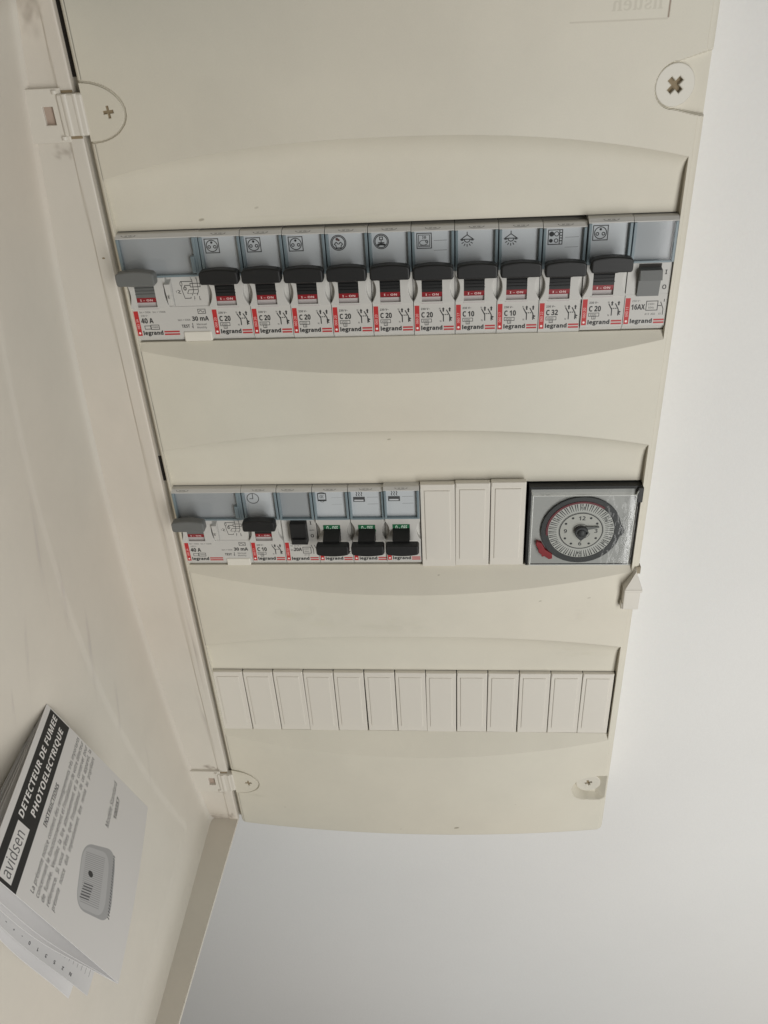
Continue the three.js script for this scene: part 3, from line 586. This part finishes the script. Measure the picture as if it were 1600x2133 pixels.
{
  const g = thing('impulse_relay', 'single module marked 16AX with grey rocker, right end of the upper row', 'relay switch', [210.3, R1 - 0.05, 0.5]);
  obj('case', [...body(17.5), box(0.1, 17.4, -31.6, -18.2, -8, 0)], M.grey, g);
  obj('front_print', plane(0.15, 17.35, -44.9, -31.7, 0.05), relayPrint, g);
  labelWindow(g, 17.5, M.backing, false);
  obj('rocker', [extrudeX([[-20.3, 0], [-20.8, 3.4], [-24.6, 4.6], [-25.2, 2.2], [-32.2, 1.0], [-32.3, 0]], 4.4, 13.2)], M.lever, g);
  obj('rocker_gap', box(4.3, 13.3, -20.4, -19.0, -0.5, 0.15), M.cavityShade, g);
  obj('marking', plane(14.6, 16.2, -24.0, -21.6, 0.04), TXT.I, g); obj('marking', plane(14.2, 16.6, -30.2, -27.8, 0.04), TXT.O, g);
}
// middle row
makeDifferential(R2, 'double-width differential switch with grey toggle, left end of the middle row').position.x = -0.2 * K;
makeBreaker(34.8, R2, 0, { icon: I.clock, print: C10, on: true, label: 'breaker with clock icon, the only one switched on in the middle row' });
{
  const g = thing('contactor', 'single module marked 20A with black slider, between clock and water heater icon breakers', 'contactor', [52.4, R2 - 0.1, 0]);
  obj('case', [...body(17.5), box(0.1, 17.4, -31.6, -18.2, -8, 0)], M.grey, g);
  obj('front_print', plane(0.15, 17.35, -44.9, -31.7, 0.05), contactorPrint, g);
  obj('top_mark', plane(2.5, 9, -1.3, -0.4, 0).rotateX(-0.72).translate(0, -0.25, 1.05), topMark, g);
  labelWindow(g, 17.5, M.backing, false);
  obj('slider', [rbox(4.6, 13.0, -32.2, -19.6, -0.5, 3.6, 0.4), rbox(5.2, 12.6, -30.6, -28.2, 3, 4.6, 0.4)], M.black, g);
  obj('marking', plane(14.0, 15.6, -22.6, -20.2, 0.04), TXT.I, g); obj('marking', plane(13.8, 16.4, -26.2, -25.0, 0.04), TXT.auto, g); obj('marking', plane(13.8, 16.2, -30.4, -28.0, 0.04), TXT.O, g);
}
makeBreaker(70.0, R2 - 0.1, 0, { icon: I.heater, print: C20, on: false, label: 'switched-off breaker with green flag and water heater icon' });
makeBreaker(87.6, R2 - 0.1, 0, { icon: I.radiator, print: C20, on: false, label: 'switched-off breaker with radiator icon, beside the water heater icon breaker' });
makeBreaker(104.9, R2 + 0.9, 1.2, { icon: I.radiator, print: C20, on: false, label: 'switched-off breaker with radiator icon, sitting higher beside the three blank plates' });

// ---------------------------------------------------------------- time switch
{
  const g = thing('time_switch', 'mechanical timer with round dial under a clear cover, right end of the middle row', 'timer', [174.7, R2, 0]);
  obj('housing', [box(0.2, 52.6, -47.6, -0.2, -8, 0.6), box(0.2, 52.6, -1.7, -0.2, 0.6, 2.2), box(0.2, 1.2, -14, -1.7, 0.6, 2.2), rbox(50.8, 53.6, -9, -0.6, -2, 3.4, 0.5)], M.black, g);
  obj('face_plate', box(1.5, 51.4, -46.4, -2.2, 0.4, 0.9), M.silver, g);
  const cx = 26.2, cy = -25.6, ring = (r0, r1, z) => { const s = new THREE.Shape(); s.absarc(0, 0, r1, 0, Math.PI * 2); if (r0) { const h = new THREE.Path(); h.absarc(0, 0, r0, 0, Math.PI * 2, true); s.holes.push(h); } return extrudeZ(s, 0.8, z, 0.15).translate(cx, cy, 0); };
  obj('setting_ring', [ring(16.2, 19.4, 2.2), new THREE.CylinderGeometry(3.4, 3.4, 1, 24).rotateX(Math.PI / 2).translate(cx + 17.6, cy - 0.5, 1.6)], M.darkGrey, g);
  const redArc = new THREE.Shape(); redArc.absarc(0, 0, 17.0, 0.9, 3.3, false); redArc.absarc(0, 0, 15.9, 3.3, 0.9, true);
  obj('red_arc', extrudeZ(redArc, 2.0, 2.5, 0.1).translate(cx, cy, 0), std([0.17, 0.03, 0.04], 0.5), g);
  const hours = new THREE.MeshStandardMaterial({ roughness: 0.5, map: canvas(720, 720, (c, w) => {
    c.fillStyle = '#c6c6c2'; c.fillRect(0, 0, w, w); c.translate(w / 2, w / 2); const R = w / 2;
    c.fillStyle = '#232426'; c.strokeStyle = '#232426';
    for (let k = 0; k < 72; k++) { c.save(); c.rotate(k / 72 * 2 * Math.PI); c.beginPath(); c.moveTo(k % 2 ? -2 : -10, -R * 0.985); c.lineTo(k % 2 ? 10 : 2, -R * 0.985); c.lineTo(2, -R * 0.74); c.lineTo(-3, -R * 0.74); c.fill(); c.restore(); }
    c.font = 'bold 44px sans-serif'; c.textAlign = 'center';
    for (let k = 1; k <= 24; k++) { c.save(); c.rotate((k - 12) / 24 * 2 * Math.PI); c.fillStyle = '#b9b9b5'; if (k % 4 === 0) { c.fillRect(-22, -R * 0.9, 44, 44); c.fillStyle = '#2f3032'; c.fillText(String(k), 0, -R * 0.79); } c.restore(); }
  }) });
  obj('hour_ring', [new THREE.RingGeometry(10.9, 15.9, 96).translate(cx, cy, 2.35)], hours, g);
  obj('hour_ring_body', [ring(0, 15.9, 2.25)], M.silver, g);
  const dial = new THREE.MeshStandardMaterial({ roughness: 0.45, map: canvas(512, 512, (c, w) => {
    c.fillStyle = '#c2c1bb'; c.fillRect(0, 0, w, w); c.translate(w / 2, w / 2); c.strokeStyle = '#2c2d2f'; c.lineWidth = 12; c.beginPath(); c.arc(0, 0, 246, 0, 7); c.stroke();
    c.fillStyle = '#2b2c2e'; c.textAlign = 'center'; c.font = 'bold 76px sans-serif'; c.fillText('12', 0, -150); c.fillText('3', 172, 26); c.fillText('9', -178, 26); c.fillText('6', 0, 204);
    for (const k of [1, 2, 4, 5, 7, 8, 10, 11]) { const a = k / 12 * 2 * Math.PI; c.beginPath(); c.arc(205 * Math.sin(a), -205 * Math.cos(a), 15, 0, 7); c.fill(); }
    c.lineWidth = 6; c.beginPath(); c.arc(0, 0, 110, 0.3, 1.6); c.stroke(); c.beginPath(); c.arc(0, 0, 96, 3.6, 5.4); c.stroke();
  }) });
  obj('clock_dial', [new THREE.CircleGeometry(10.8, 64).translate(cx, cy, 2.5)], dial, g);
  const hand = new THREE.Shape(); hand.moveTo(2, 0.9); hand.lineTo(8.6, 2.4); hand.lineTo(8.4, 3.1); hand.lineTo(2, 3.0); hand.lineTo(2, 0.9);
  obj('clock_hand', extrudeZ(hand, 2.9, 3.4, 0.1).translate(cx, cy, 0), M.lever, g);
  const knob = new THREE.Shape(); knob.moveTo(0, -4.6); knob.quadraticCurveTo(2.9, -2, 3.3, 0.3); knob.absarc(0, 0.2, 3.3, 0, Math.PI, false); knob.quadraticCurveTo(-2.9, -2, 0, -4.6);
  obj('setting_knob', [extrudeZ(knob, 2.6, 4.8, 0.5).translate(cx, cy, 0), new THREE.SphereGeometry(2.2, 20, 12).scale(1, 1, 0.5).translate(cx, cy + 0.2, 4.7)], M.darkGrey, g);
  const sw = new THREE.Shape([[5.2, -31.5], [7.4, -32.4], [9.4, -36.4], [13, -39.2], [13.2, -41.8], [11.6, -42.3], [9.2, -40.4], [8.0, -40.8], [7.5, -39.2], [6.2, -38], [6.0, -36], [4.6, -33.2]].reverse().map(([x, y]) => new THREE.Vector2(x, y)));
  obj('override_switch', extrudeZ(sw, 0.9, 3.2, 0.3), M.red, g);
  const faceText = new THREE.MeshStandardMaterial({ roughness: 0.5, map: canvas(300, 60, (c, w, h) => { c.fillStyle = '#b0b0ae'; c.fillRect(0, 0, w, h); c.fillStyle = '#2b2b2b'; c.font = 'bold 34px sans-serif'; c.fillText('16A  250V~', 10, 44, 270); }) });
  obj('rating_text', plane(5.5, 14.5, -6.6, -4.8, 0.95), faceText, g);
  // clear cover: sloping sides and a flat front
  const B = [[1.0, -1.8], [52.4, -1.8], [52.4, -47.5], [1.0, -47.5]], F = [[1.8, -2.8], [49.8, -2.8], [49.8, -43.4], [1.8, -43.4]], zb = 0.8, zf = 6.2, quads = [];
  const quad = (a, b, c, d) => { const q = new THREE.BufferGeometry(); q.setAttribute('position', new THREE.Float32BufferAttribute([...a, ...b, ...c, ...a, ...c, ...d], 3)); q.setAttribute('uv', new THREE.Float32BufferAttribute([a, b, c, a, c, d].flatMap((p) => [p[0] / 52.5, 1 + p[1] / 48]), 2)); q.computeVertexNormals(); return q; };
  for (let i = 0; i < 4; i++) { const j = (i + 1) % 4; quads.push(quad([...B[i], zb], [...B[j], zb], [...F[j], zf], [...F[i], zf])); }
  quads.push(quad([...F[3], zf], [...F[2], zf], [...F[1], zf], [...F[0], zf]));
  obj('clear_cover', quads, M.clear, g);
  const tube = (a, b, r) => { const d = new THREE.Vector3().subVectors(new THREE.Vector3(...b), new THREE.Vector3(...a)), l = d.length(); return new THREE.CylinderGeometry(r, r, l, 8).applyQuaternion(new THREE.Quaternion().setFromUnitVectors(new THREE.Vector3(0, 1, 0), d.normalize())).translate((a[0] + b[0]) / 2, (a[1] + b[1]) / 2, (a[2] + b[2]) / 2); };
  const edges = [];
  for (let i = 0; i < 4; i++) { const j = (i + 1) % 4; edges.push(tube([...F[i], zf], [...F[j], zf], 0.28), tube([...B[i], zb], [...F[i], zf], 0.25)); }
  obj('cover_edge', edges, M.edgeHighlight, g);  // pale tubes added to draw the highlights along the cover edges
}

// ---------------------------------------------------------------- instruction leaflet leaning on the door
{
  const A = new THREE.Vector3(-35.0287, -171.293, 100.4798), d1 = new THREE.Vector3(-0.2014, -0.1466, -0.9685), d2 = new THREE.Vector3(0.4479, -0.8931, 0.0418), n = new THREE.Vector3(0.8711, 0.4254, -0.2456);
  const P = (s, t, k) => A.clone().addScaledVector(d1, s).addScaledVector(d2, t).addScaledVector(n, k);
  const base = P(-44, 35, 0);
  const g = thing('instruction_leaflet', 'folded paper instruction leaflet with black heading, leaning inside the open door', 'leaflet', [base.x, base.y, base.z]);
  // kf(u, v): how far the sheet lies in front of the cover plane; u, v run 0..1 from left to right, top to bottom
  const sheet = (s0, s1, t0, t1, kf, thick = 0.22, edge = () => 0) => {
    const at = (u, v, off) => { const q = P(lerp(s0, s1, u) + edge(v) * (1 - u), lerp(t0, t1, v), kf(u, v) + off).sub(base); return [q.x, q.y, q.z]; };
    const N = 24, uv = (i, j) => [i / N, 1 - j / N];
    const top = grid(N, N, (i, j) => at(i / N, j / N, 0), uv), bottom = grid(N, N, (i, j) => at(i / N, j / N, -thick), uv);
    const rim = [];
    for (const f of [(w) => [0, w], (w) => [1, w], (w) => [w, 0], (w) => [w, 1]]) rim.push(grid(N, 1, (i, j) => at(...f(i / N), j ? -thick : 0), () => [0.02, 0.5]));
    return [top, bottom, rim];
  };
  const PW = 1424, PH = 1144;
  const coverPrint = canvas(PW, PH, (c) => {
    c.fillStyle = '#d8d6d4'; c.fillRect(0, 0, PW, PH); c.scale(16, 16); c.translate(89, 1.5);   // page coordinates in mm: x = s, y = t
    c.fillStyle = '#1b1b1c'; c.fillRect(-89, 1.2, 88.4, 12.4);
    c.fillStyle = '#dcdad8'; c.fillRect(-87.4, 4.4, 25.2, 6.2);
    c.fillStyle = '#5a5a5c'; c.font = '6.2px sans-serif'; c.fillText('avidsen', -86.2, 9.3, 22.6);
    c.fillStyle = '#e4e2e0'; const it = (f) => { c.font = f; };
    let depth = 0;
    const skewText = (text, x, y, wdt, just) => {   // set to an exact width; a justified line keeps the letter width of the first
      c.save(); c.translate(x, y); c.transform(1, 0, -0.2, 1, 0, 0);
      const k = just ?? wdt / c.measureText(text).width; c.scale(k, 1);
      if (just) { const ws = text.split(' '), tot = ws.reduce((a, q) => a + c.measureText(q).width, 0), gap = (wdt / k - tot) / (ws.length - 1); let xx = 0; for (const q of ws) { c.fillText(q, xx, 0); xx += c.measureText(q).width + gap; } } else c.fillText(text, 0, 0);
      c.restore(); if (depth < 1) { depth++; skewText(text, x, y, wdt, just); depth--; }   // a second pass of ink
    };
    it('bold 3.8px sans-serif'); skewText('DETECTEUR DE FUMEE', -60.8, 6.2, 58.8); skewText('PHOTOELECTRIQUE', -56.4, 11.2, 51);
    c.fillStyle = '#1e1e1f'; it('bold 2.7px sans-serif'); skewText('INSTRUCTIONS', -56, 17.4, 23);
    it('2.45px sans-serif'); c.fillStyle = '#1c1c1d';
    ['La pr\u00e9sente notice contient des renseignements tr\u00e8s importants', 'concernant le fonctionnement et l\u2019installation de votre d\u00e9tecteur', 'de fum\u00e9e. Veuillez la lire attentivement et la conserver pour', 'r\u00e9f\u00e9rence. Si vous n\u2019\u00eates que l\u2019installateur de cet appareil, la'].forEach((l, i) => skewText(l, -84, 20.6 + i * 2.75, 83, 1.17));
    skewText('pr\u00e9sente notice doit imp\u00e9rativement \u00eatre remise au propri\u00e9taire', -84, 31.6, 80.5, true);
    it('3.0px sans-serif'); skewText('Mod\u00e8le Standard', -31.8, 47.9, 27.5); it('bold 2.7px sans-serif'); skewText('100357', -24.4, 51.3, 13);
    // printed picture of the detector
    const q = [[-76, 40.5], [-48, 36.4], [-38.4, 54.6], [-71, 59.2]];
    const quad = (pts, col, r) => { c.fillStyle = col; c.beginPath(); const m = (a, b, t) => [lerp(a[0], b[0], t), lerp(a[1], b[1], t)]; pts.forEach((p, i) => { const nx = pts[(i + 1) % 4], pv = pts[(i + 3) % 4], s = m(p, pv, r), e = m(p, nx, r); i ? c.lineTo(...s) : c.moveTo(...s); c.quadraticCurveTo(...p, ...e); }); c.closePath(); c.fill(); };
    quad(q, '#a3a3a4', 0.3); quad([[-75, 40.6], [-49, 37], [-42.5, 51.6], [-70.8, 55.6]], '#b4b4b5', 0.3);
    c.strokeStyle = 'rgba(110,110,112,.55)'; c.lineWidth = 0.25; for (let k = 0; k < 26; k++) { const t = k / 26; c.beginPath(); c.moveTo(lerp(-72, -50, t), lerp(42, 39, t)); c.lineTo(lerp(-69, -45.5, t), lerp(52, 49.5, t)); c.stroke(); }
    c.fillStyle = '#2e2e30'; c.beginPath(); c.arc(-58.2, 44, 1.35, 0, 7); c.fill();
    c.strokeStyle = '#4f4f52'; c.lineWidth = 0.5; for (let k = 0; k < 6; k++) { c.beginPath(); c.moveTo(-70.5 + k * 1.3, 41.4 + k * 0.1); c.lineTo(-68.8 + k * 1.3, 46.2 + k * 0.1); c.stroke(); }
    for (let k = 0; k < 22; k++) { c.beginPath(); c.moveTo(-69 + k * 1.3, 57.4 - k * 0.17); c.lineTo(-69.5 + k * 1.3, 58.4 - k * 0.17); c.stroke(); }
  });
  const paper = std([0.76, 0.75, 0.745], 0.75);
  const front = new THREE.MeshStandardMaterial({ map: coverPrint, roughness: 0.6, side: THREE.DoubleSide });
  const bow = (u, v) => 1.2 * Math.sin(Math.PI * u) * v - 0.4;
  const c1 = sheet(-89, 0.4, -1.5, 70, (u, v) => bow(u, v) - bow(0, 0));
  obj('cover_page', c1[0], front, g);
  obj('cover_back', [c1[1], ...c1[2]], paper, g);
  const page = (TL, TR, BR, BL, s0, t1, sag, mat = paper, wob = 0) => { const f = sheet(s0, 0, -1, t1, (u, v) => -lerp(lerp(TL, TR, u), lerp(BL, BR, u), v) - sag * Math.sin(Math.PI * v) * (1 - u) + wob * Math.sin(v * 9) * (1 - u)); return [f[0], f[1], ...f[2]]; };
  obj('inner_page', page(6, 0.8, 0.5, 0.5, -89, 69.8, 2.4, paper, 0.3), paper, g);
  obj('inner_page', page(8.5, 1.4, 1.0, 1.3, -88.5, 68.5, 3.4, paper, 0.3), paper, g);
  const lower = new THREE.MeshStandardMaterial({ roughness: 0.7, side: THREE.DoubleSide, map: canvas(1024, 820, (c, w, h) => {
    c.fillStyle = '#d9d8d7'; c.fillRect(0, 0, w, h); c.fillStyle = '#2c2c2e'; c.font = 'bold 22px sans-serif';
    'abcdefZGZN'.split('').forEach((q, i) => { c.save(); c.translate(36, h * (0.3 + i * 0.062)); c.rotate(-Math.PI / 2); c.fillText('\u2013\u2013\u2022-01352N5'.charAt(i) || q, 0, 0); c.restore(); });
    c.font = '16px sans-serif'; for (let k = 0; k < 30; k++) c.fillText('__________________________________', 70, 40 + k * 26);
  }) });
  obj('lower_page', page(12.5, 2, 2, 13, -88.6, 68.6, 1.0, lower, 0.3), lower, g);
  obj('back_page', page(14.5, 2.6, 3, 19.5, -88, 66, 1.5, paper, 0.4), paper, g);
}

renderer.render(scene, camera);
